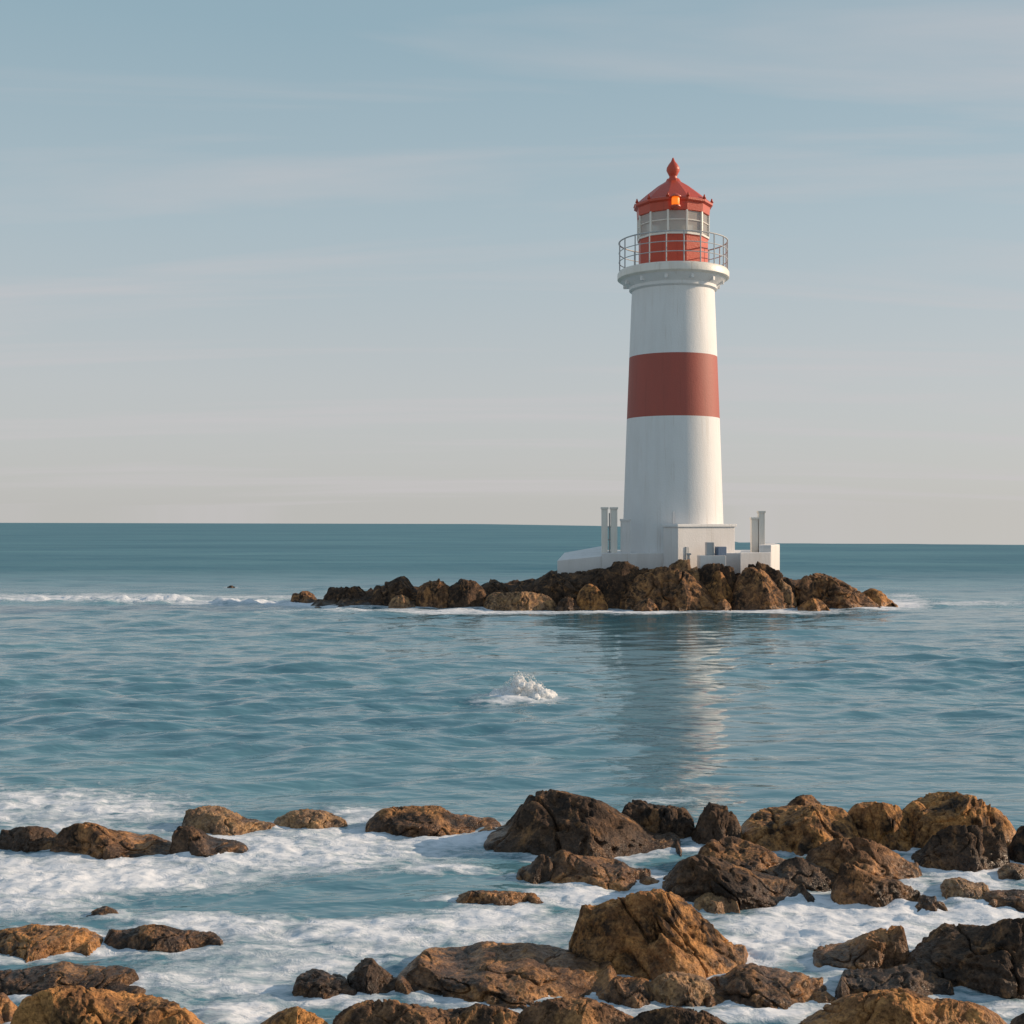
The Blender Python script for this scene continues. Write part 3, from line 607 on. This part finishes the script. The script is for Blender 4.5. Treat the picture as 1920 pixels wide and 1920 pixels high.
# ------------------------------------------------------------------ sea
def sea():
    def edge(px):      # row at which the far edge of the sea is seen, by column
        return np.interp(px, [-4000, 0, 900, 1120, 1190, 1385, 1460, 1920, 6000], [980.2, 980.2, 982.5, 986, 988, 1017, 1018.5, 1021.5, 1024])
    nc = 660
    t = np.linspace(-1, 1, nc)
    s = 0.62 * t + 0.38 * np.sign(t) * np.abs(t) ** 7
    s = s * 1.0
    yr = np.concatenate([np.linspace(0, 1, 900)])
    near_rows = np.linspace(-40, 8.6, 40)
    Xs, Ys = [], []
    px_far = 960 + s * 0.75 * FOC
    ed = edge(px_far)
    Y = np.zeros((nc, 40 + 900))
    Y[:, :40] = near_rows[None, :]
    pys = 2066.0 + (ed[:, None] - 2066.0) * (1 - (1 - yr[None, :]) ** 1.15)
    Y[:, 40:] = shore(pys)
    X = s[:, None] * (9.0 * np.exp(-np.clip(Y, 0, 60) / 25) + 1.2 * np.abs(np.minimum(Y, 0)) + 0.75 * np.maximum(Y, 4))
    nr = Y.shape[1]
    x = X.ravel(); y = Y.ravel()
    z = np.zeros(x.size)
    dY = np.gradient(Y, axis=1).ravel()
    rg = np.random.default_rng(5)
    warp = 1.6 * fbm(np.stack([x * .07, y * .07, 0 * x], 1), 2)
    for k in range(46):
        lam = 0.55 * 1.075 ** k            # wavelengths 0.55 .. 14 m
        ang = rg.normal(0, 0.55)
        kx, ky = math.sin(ang), math.cos(ang)
        kk = 2 * math.pi / lam
        amp = 0.0070 * lam ** 0.78 * (1.35 if lam < 1.3 else 1.0) * (1.0 if lam < 2.6 else (2.6 / lam) ** 0.9)
        fade = np.clip((lam / (3.0 * np.abs(dY) + 1e-6)) - .6, 0, 1)
        ph = kk * (kx * x + ky * y + warp * min(1, lam / 5)) + rg.uniform(0, 6.28)
        sn = np.sin(ph)
        z += amp * fade * (sn + 0.22 * np.cos(2 * ph))
    grp = 0.75 + 0.9 * fbm(np.stack([x * .05, y * .11, 0 * x + 4], 1), 3)
    z *= np.clip(grp, 0.25, 1.6)
    # water in the lee of the islet, running from its shore towards the beach
    xl = 5.2 - 0.050 * (58 - y) + .5 * fbm(np.stack([y * .12, 0 * y, 0 * y + 6], 1), 2)
    lee = np.exp(-((x - xl) / (1.5 + .050 * np.clip(y, 0, 60))) ** 2) * np.interp(y, [14, 22, 57, 62], [0, .75, 1, 0])
    z *= 1 - .70 * lee
    calm = np.interp(y, [-40, 8, 14, 18, 24, 300], [.22, .22, .3, .5, 1, 1])
    z *= calm
    # slow breaker rolling in left of the islet
    yb = 62.4 + 1.2 * np.sin(x * .21) + 1.0 * fbm(np.stack([x * .25, 0 * x, 0 * x], 1), 3)
    wmask = np.interp(x, [-40, -26, -16, -10.5, -9], [.5, 1, 1, .8, 0])
    dyb = y - yb
    br = np.exp(-(dyb / 2.2) ** 2) * wmask
    z += br * (0.06 + 0.42 * np.clip(fbm(np.stack([x * .55, y * .5, 0 * x + 2], 1), 5, .62), -.15, 1))
    # foam density -------------------------------------------------
    foam = np.zeros(x.size)
    foam = np.maximum(foam, (1.00 + .6 * fbm(np.stack([x * .25, y * .2, 0 * x + 12], 1), 2)) * np.exp(-((dyb + .2) / 2.2) ** 2) * wmask)
    foam = np.maximum(foam, 0.74 * np.exp(-((dyb - 3.4) / 3.4) ** 2) * wmask)
    px = 960 + FOC * x / np.maximum(y, .5); py = HOR + FOC * EYE / np.maximum(y, .5)
    blobs = [  # column, row, half width, half height, density: patches of foam on the water
     (110,1520,300,42,.80),(40,1500,140,20,.75),(330,1560,160,30,.60),(150,1650,340,62,1.0),(470,1600,270,48,.95),(690,1590,230,42,.92),(560,1570,170,30,.8),
     (830,1580,130,26,.88),(40,1700,200,40,.8),(845,1634,105,13,.82),(640,1628,120,18,.7),
     (430,1738,240,30,.90),(690,1748,330,36,.86),(900,1745,240,36,.85),(560,1800,300,52,.66),(420,1850,260,55,.62),(760,1800,130,40,.72),
     (930,1716,130,20,.95),(1110,1682,170,22,.95),(1240,1660,90,22,.85),(1560,1745,250,70,1.05),(1440,1790,140,50,.95),(1660,1700,170,46,1.0),
     (1830,1630,110,46,1.0),(1860,1700,160,40,.95),(1780,1740,150,30,.8),(1080,1592,90,14,.85),(1150,1640,70,16,.7),(1300,1590,40,14,.8),
     (450,1900,120,30,.85),(1430,1906,110,16,.95),(1880,1895,70,24,.8),(690,1885,60,16,.8),(230,1790,110,16,.75),(60,1850,70,12,.5),
     (665,1530,90,16,.70),(1235,1503,70,9,.62),(240,1620,120,20,.9),(1110,1745,60,40,.6),(1500,1700,80,20,.9),
     (979,1310,80,6,.85),(979,1314,130,8,.55),(880,1146,400,4.5,.85),(600,1134,130,6,.95),(1180,1147,180,5,.9),(1420,1145,200,4.5,.85),(1640,1138,70,7,1.0),(1690,1133,60,9,.95),(1790,1132,150,4,.7),(1690,1118,40,6,.7)]
    for bx, by, rx, ry, den in blobs:
        q = ((px - bx) / rx) ** 2 + ((py - by) / ry) ** 2
        foam = np.maximum(foam, den * np.exp(-0.75 * q ** 1.3) * (y > 4))
    holes = [(650,1695,230,28,.75),(330,1690,150,18,.55),(1000,1640,70,22,.7),(1520,1832,75,42,1.0),(960,1600,70,12,.5),(760,1660,160,18,.6),(560,1770,120,10,.3)]
    for bx, by, rx, ry, den in holes:
        q = ((px - bx) / rx) ** 2 + ((py - by) / ry) ** 2
        foam *= 1 - den * np.exp(-q ** 1.5)
    for (xc, yc, rx, ry) in FOOT:
        m = np.nonzero((np.abs(x - xc) < rx + 1.5) & (np.abs(y - yc) < ry + 1.5))[0]
        if len(m) == 0: continue
        e = np.sqrt(((x[m] - xc) / rx) ** 2 + ((y[m] - yc) / max(ry, .1)) ** 2) - 1
        dist = np.maximum(e, 0) * min(rx, ry)
        wd = 0.16 if yc < 30 else 0.5
        foam[m] = np.maximum(foam[m], 0.66 * np.exp(-(dist / wd) ** 2))
    # foam has body
    f3 = np.stack([x * 2.2, y * 2.8, 0 * x + 8], 1)
    z += np.clip(foam, 0, 1) * np.interp(y, [8, 20, 40], [1, 1, .6]) * (0.065 * fbm(f3, 5, .6) + 0.02)
    V = np.stack([x, y, z], 1)
    m = sea_mat()
    o = grid_obj('sea', V, nc, nr, m, (0, 0, 0))
    at_ = o.data.attributes.new('foam', 'FLOAT', 'POINT')
    at_.data.foreach_set('value', foam.astype(np.float32))
    al_ = o.data.attributes.new('lee', 'FLOAT', 'POINT')
    al_.data.foreach_set('value', lee.astype(np.float32))
    tag(o, kind='structure')
def sea_mat():
    m, nt, b = new_mat('sea_water')
    g = N(nt, 'ShaderNodeNewGeometry')
    def mapped(sx, sy, rz=0.0):
        mp = N(nt, 'ShaderNodeMapping'); mp.inputs['Scale'].default_value = (sx, sy, 1); mp.inputs['Rotation'].default_value = (0, 0, rz)
        L(nt, g.outputs['Position'], mp.inputs['Vector']); return mp.outputs[0]
    # water
    n0 = noise(nt, mapped(.035, .10, .05), 1.0, 4, 0.6, .5)
    wc = mixc(nt, ramp(nt, n0.outputs['Fac'], [(0.35, 0), (0.68, 1)]).outputs['Color'], (.060, .172, .226), (.108, .245, .288))
    nw = noise(nt, mapped(.006, .035, .03), 1.0, 5, .6)
    wc = mixc(nt, ramp(nt, nw.outputs['Fac'], [(0.40, 0), (0.66, .45)]).outputs['Color'], wc, (.018, .10, .15))
    # foam cover
    at_ = N(nt, 'ShaderNodeAttribute'); at_.attribute_name = 'foam'
    f1 = noise(nt, mapped(.75, 2.1, .04), 1.0, 7, 0.66, 1.1)
    f2 = noise(nt, mapped(3.2, 6.5, -.05), 1.0, 5, 0.7, .8)
    tex = fmath(nt, 'ADD', fmath(nt, 'MULTIPLY', f1.outputs['Fac'], .62), fmath(nt, 'MULTIPLY', f2.outputs['Fac'], .38))
    wv = N(nt, 'ShaderNodeVectorMath', operation='MULTIPLY_ADD'); wv.inputs[1].default_value = (.5, .5, 0)
    L(nt, f1.outputs['Color'], wv.inputs[0]); L(nt, mapped(2.2, 3.6, .1), wv.inputs[2])
    lace = N(nt, 'ShaderNodeTexVoronoi', feature='DISTANCE_TO_EDGE'); lace.inputs['Scale'].default_value = 1.6; L(nt, wv.outputs[0], lace.inputs['Vector'])
    cells = ramp(nt, lace.outputs['Distance'], [(0.03, 0.10), (0.30, -0.10 + .0)])
    cells.color_ramp.elements[1].color = (0, 0, 0, 1); cells.color_ramp.elements[0].color = (1, 1, 1, 1)
    tex = fmath(nt, 'ADD', tex, fmath(nt, 'MULTIPLY', fmath(nt, 'SUBTRACT', cells.outputs['Color'], .45), .065))
    k = fmath(nt, 'ADD', at_.outputs['Fac'], fmath(nt, 'MULTIPLY', fmath(nt, 'SUBTRACT', tex, .5), 2.5))
    cover = ramp(nt, k, [(0.34, 0), (0.56, .42), (0.90, 1)])
    cov = cover.outputs['Color']
    fc = mixc(nt, f2.outputs['Fac'], (.66, .70, .76), (.82, .82, .83))
    col = mixc(nt, cov, wc, fc)
    L(nt, col, b.inputs['Base Color'])
    # open sea beyond the islet is roughened by the wind, the water inside it is sheltered
    sy = N(nt, 'ShaderNodeSeparateXYZ'); L(nt, g.outputs['Position'], sy.inputs[0])
    wind = N(nt, 'ShaderNodeMapRange'); wind.inputs[1].default_value = 54; wind.inputs[2].default_value = 105; L(nt, sy.outputs[1], wind.inputs[0])
    L(nt, fmath(nt, 'ADD', fmath(nt, 'ADD', .09, fmath(nt, 'MULTIPLY', wind.outputs[0], .40)), fmath(nt, 'MULTIPLY', cov, .6)), b.inputs['Roughness'])
    L(nt, fmath(nt, 'SUBTRACT', fmath(nt, 'SUBTRACT', 1.0, fmath(nt, 'MULTIPLY', cov, .92)), fmath(nt, 'MULTIPLY', wind.outputs[0], .88), True), b.inputs['Specular IOR Level'])
    b.inputs['IOR'].default_value = 1.33
    # ripples
    r1 = noise(nt, mapped(1.15, 2.5, .05), 1.0, 3, 0.5, .4)
    r2 = noise(nt, mapped(.25, .60, -.06), 1.0, 3, 0.5, .3)
    h = fmath(nt, 'ADD', fmath(nt, 'MULTIPLY', r1.outputs['Fac'], .16), fmath(nt, 'MULTIPLY', r2.outputs['Fac'], .30))
    fb = fmath(nt, 'MULTIPLY', fmath(nt, 'MULTIPLY', f2.outputs['Fac'], cov), .06)
    h = fmath(nt, 'ADD', h, fb)
    lee = N(nt, 'ShaderNodeAttribute'); lee.attribute_name = 'lee'
    bu = N(nt, 'ShaderNodeBump'); bu.inputs['Strength'].default_value = 1.0; bu.inputs['Distance'].default_value = .40
    L(nt, fmath(nt, 'SUBTRACT', 1.0, fmath(nt, 'MULTIPLY', lee.outputs['Fac'], .88)), bu.inputs['Strength'])
    L(nt, h, bu.inputs['Height']); L(nt, bu.outputs[0], b.inputs['Normal'])
    return m
sea()

# burst of white water on the open sea
def splash():
    Y = shore(1306)
    m, nt, b = new_mat('spray')
    tc = N(nt, 'ShaderNodeTexCoord'); n = noise(nt, tc.outputs['Object'], 9, 6, .7)
    L(nt, mixc(nt, n.outputs['Fac'], (.86, .87, .88), (.95, .95, .94)), b.inputs['Base Color']); b.inputs['Roughness'].default_value = .9
    bu = N(nt, 'ShaderNodeBump'); bu.inputs['Distance'].default_value = .05; L(nt, n.outputs['Fac'], bu.inputs['Height']); L(nt, bu.outputs[0], b.inputs['Normal'])
    b.inputs['Specular IOR Level'].default_value = .1; b.inputs['Subsurface Weight'].default_value = .6; b.inputs['Subsurface Radius'].default_value = (.12, .12, .12); b.inputs['Subsurface Scale'].default_value = 1.0
    tr = N(nt, 'ShaderNodeBsdfTranslucent'); tr.inputs[0].default_value = (.95, .95, .95, 1)
    ms = N(nt, 'ShaderNodeMixShader'); ms.inputs[0].default_value = .25
    out = [q for q in nt.nodes if q.type == 'OUTPUT_MATERIAL'][0]
    L(nt, b.outputs[0], ms.inputs[1]); L(nt, tr.outputs[0], ms.inputs[2]); L(nt, ms.outputs[0], out.inputs['Surface'])
    rg = np.random.default_rng(3)
    bm = bmesh.new()
    for _ in range(170):
        t_ = rg.uniform(-1, 1); a = .66 * t_
        hmax = float(np.interp(t_, [-1, -.8, -.55, -.28, -.1, .05, .3, .55, .8, 1], [.03, .12, .26, .42, .52, .46, .40, .34, .16, .03]))
        h_ = hmax * rg.uniform(.0, .86)
        r_ = rg.uniform(.06, .12) * (1.15 - .75 * h_ / .52)
        M = Matrix.Translation((a + rg.normal(0, .03), rg.normal(0, .13), max(0, h_ - r_))) @ Matrix.Rotation(rg.uniform(0, 3), 4, 'Z') @ Matrix.Diagonal((rg.uniform(1, 1.7), 1.1, rg.uniform(.75, 1.1), 1))
        bmesh.ops.create_icosphere(bm, subdivisions=3, radius=r_, matrix=M)
    cos = np.array([v.co[:] for v in bm.verts])
    wv = np.stack([fbm(cos * 13 + 4.1 * k_, 5, .7) for k_ in range(3)], 1) * .085
    for v, w_ in zip(bm.verts, wv): v.co += Vector(w_)
    o = bm_obj('wave_splash', bm, m, None, ((979 - 960) / FOC * Y, Y, 0), smooth=True)
    md = o.modifiers.new('merge', 'REMESH'); md.mode = 'VOXEL'; md.voxel_size = .013; md.use_smooth_shade = True
    me2 = bpy.data.meshes.new_from_object(o.evaluated_get(bpy.context.evaluated_depsgraph_get()))
    o.modifiers.clear(); o.data = me2
    # flung droplets are part of the same burst
    bm.free() if False else None
    oc = np.array([(1,0,0),(-1,0,0),(0,1,0),(0,-1,0),(0,0,1),(0,0,-1)], float)
    of = [(0,2,4),(2,1,4),(1,3,4),(3,0,4),(2,0,5),(1,2,5),(3,1,5),(0,3,5)]
    vs, fs = [], []
    while len(vs) < 450 * 6:
        a = rg.normal(0, .34)
        if abs(a) > .74: continue
        hm = float(np.interp(a / .66, [-1.1, -.8, -.55, -.28, -.1, .05, .3, .55, .8, 1.1], [.04, .16, .32, .47, .55, .50, .46, .38, .20, .04]))
        c = np.array([a, rg.normal(0, .11), max(hm * rg.beta(3.2, 1.3) * 1.05, .01)])
        n_ = len(vs); vs.extend(oc * rg.uniform(.005, .013) + c); fs.extend([tuple(n_ + q for q in f) for f in of])
    d = mesh_obj('droplets', vs, fs, m, o); d['kind'] = 'stuff'
    tag(o, 'small white burst of spray on the open water between islet and shore', 'splash')
splash()

# ------------------------------------------------------------------ sky and sun
SUN_EL, SUN_AZ = 21.0, 80.0          # degrees; azimuth from +Y (view direction) towards +X
world = bpy.data.worlds.new('World'); scene.world = world; world.use_nodes = True
nt = world.node_tree; bg = nt.nodes['Background']
sky = N(nt, 'ShaderNodeTexSky', sky_type='NISHITA')
sky.sun_disc = False; sky.sun_elevation = R(SUN_EL); sky.sun_rotation = R(SUN_AZ)
sky.air_density = 1.0; sky.dust_density = 1.2; sky.ozone_density = 1.5
tc = N(nt, 'ShaderNodeTexCoord')
sp = N(nt, 'ShaderNodeSeparateXYZ'); L(nt, tc.outputs['Generated'], sp.inputs[0])
zc = fmath(nt, 'MAXIMUM', sp.outputs[2], 0.012)
cb = N(nt, 'ShaderNodeCombineXYZ'); L(nt, sp.outputs[0], cb.inputs[0]); L(nt, sp.outputs[1], cb.inputs[1]); L(nt, zc, cb.inputs[2])
nm = N(nt, 'ShaderNodeVectorMath', operation='NORMALIZE'); L(nt, cb.outputs[0], nm.inputs[0]); L(nt, nm.outputs[0], sky.inputs['Vector'])
hsv = N(nt, 'ShaderNodeHueSaturation'); hsv.inputs['Saturation'].default_value = 0.55
L(nt, sky.outputs[0], hsv.inputs['Color'])
# thin veil of high haze, paler towards the horizon
hz = ramp(nt, sp.outputs[2], [(0.0, (5.7, 5.6, 5.4)), (0.10, (5.5, 5.75, 5.85)), (0.22, (4.35, 5.4, 5.9)), (0.36, (3.1, 4.6, 5.4)), (1.0, (1.8, 3.0, 4.4))])
c = mixc(nt, 0.80, hsv.outputs[0], hz.outputs[0])
# streaks of cirrus on a high flat layer
dv = fmath(nt, 'ADD', zc, 0.10)
ux = fmath(nt, 'DIVIDE', sp.outputs[0], dv); uy = fmath(nt, 'DIVIDE', sp.outputs[1], dv)
cv = N(nt, 'ShaderNodeCombineXYZ'); L(nt, ux, cv.inputs[0]); L(nt, uy, cv.inputs[1])
mp = N(nt, 'ShaderNodeMapping'); mp.inputs['Rotation'].default_value = (0, 0, R(-14)); mp.inputs['Scale'].default_value = (.30, 1.5, 1)
L(nt, cv.outputs[0], mp.inputs['Vector'])
cn = noise(nt, mp.outputs[0], 1.1, 6, 0.55, 0.6)
cf = ramp(nt, cn.outputs['Fac'], [(0.46, 0), (0.70, .62)])
c = mixc(nt, cf.outputs['Color'], c, (5.9, 5.6, 5.75))
L(nt, c, bg.inputs['Color']); bg.inputs['Strength'].default_value = 0.10

sd = bpy.data.lights.new('sun', 'SUN'); sd.energy = 4.7; sd.angle = R(0.5); sd.color = (1.0, .77, .55)
so = bpy.data.objects.new('sun', sd); COL.objects.link(so)
sv = Vector((math.sin(R(SUN_AZ)) * math.cos(R(SUN_EL)), math.cos(R(SUN_AZ)) * math.cos(R(SUN_EL)), math.sin(R(SUN_EL))))
so.rotation_euler = (-sv).to_track_quat('-Z', 'Y').to_euler(); so.location = sv * 200

cd = bpy.data.cameras.new('camera'); cam = bpy.data.objects.new('camera', cd); COL.objects.link(cam)
cam.location = (0, 0, EYE); cam.rotation_euler = (R(90), 0, 0)
cd.sensor_width = 36; cd.lens = 36 * FOC / 1920
cd.shift_y = (HOR - 960) / 1920
cd.clip_start = 0.1; cd.clip_end = 30000
scene.camera = cam
scene.view_settings.view_transform = 'Standard'; scene.view_settings.look = 'None'
scene.view_settings.exposure = 0.0; scene.view_settings.gamma = 1.0
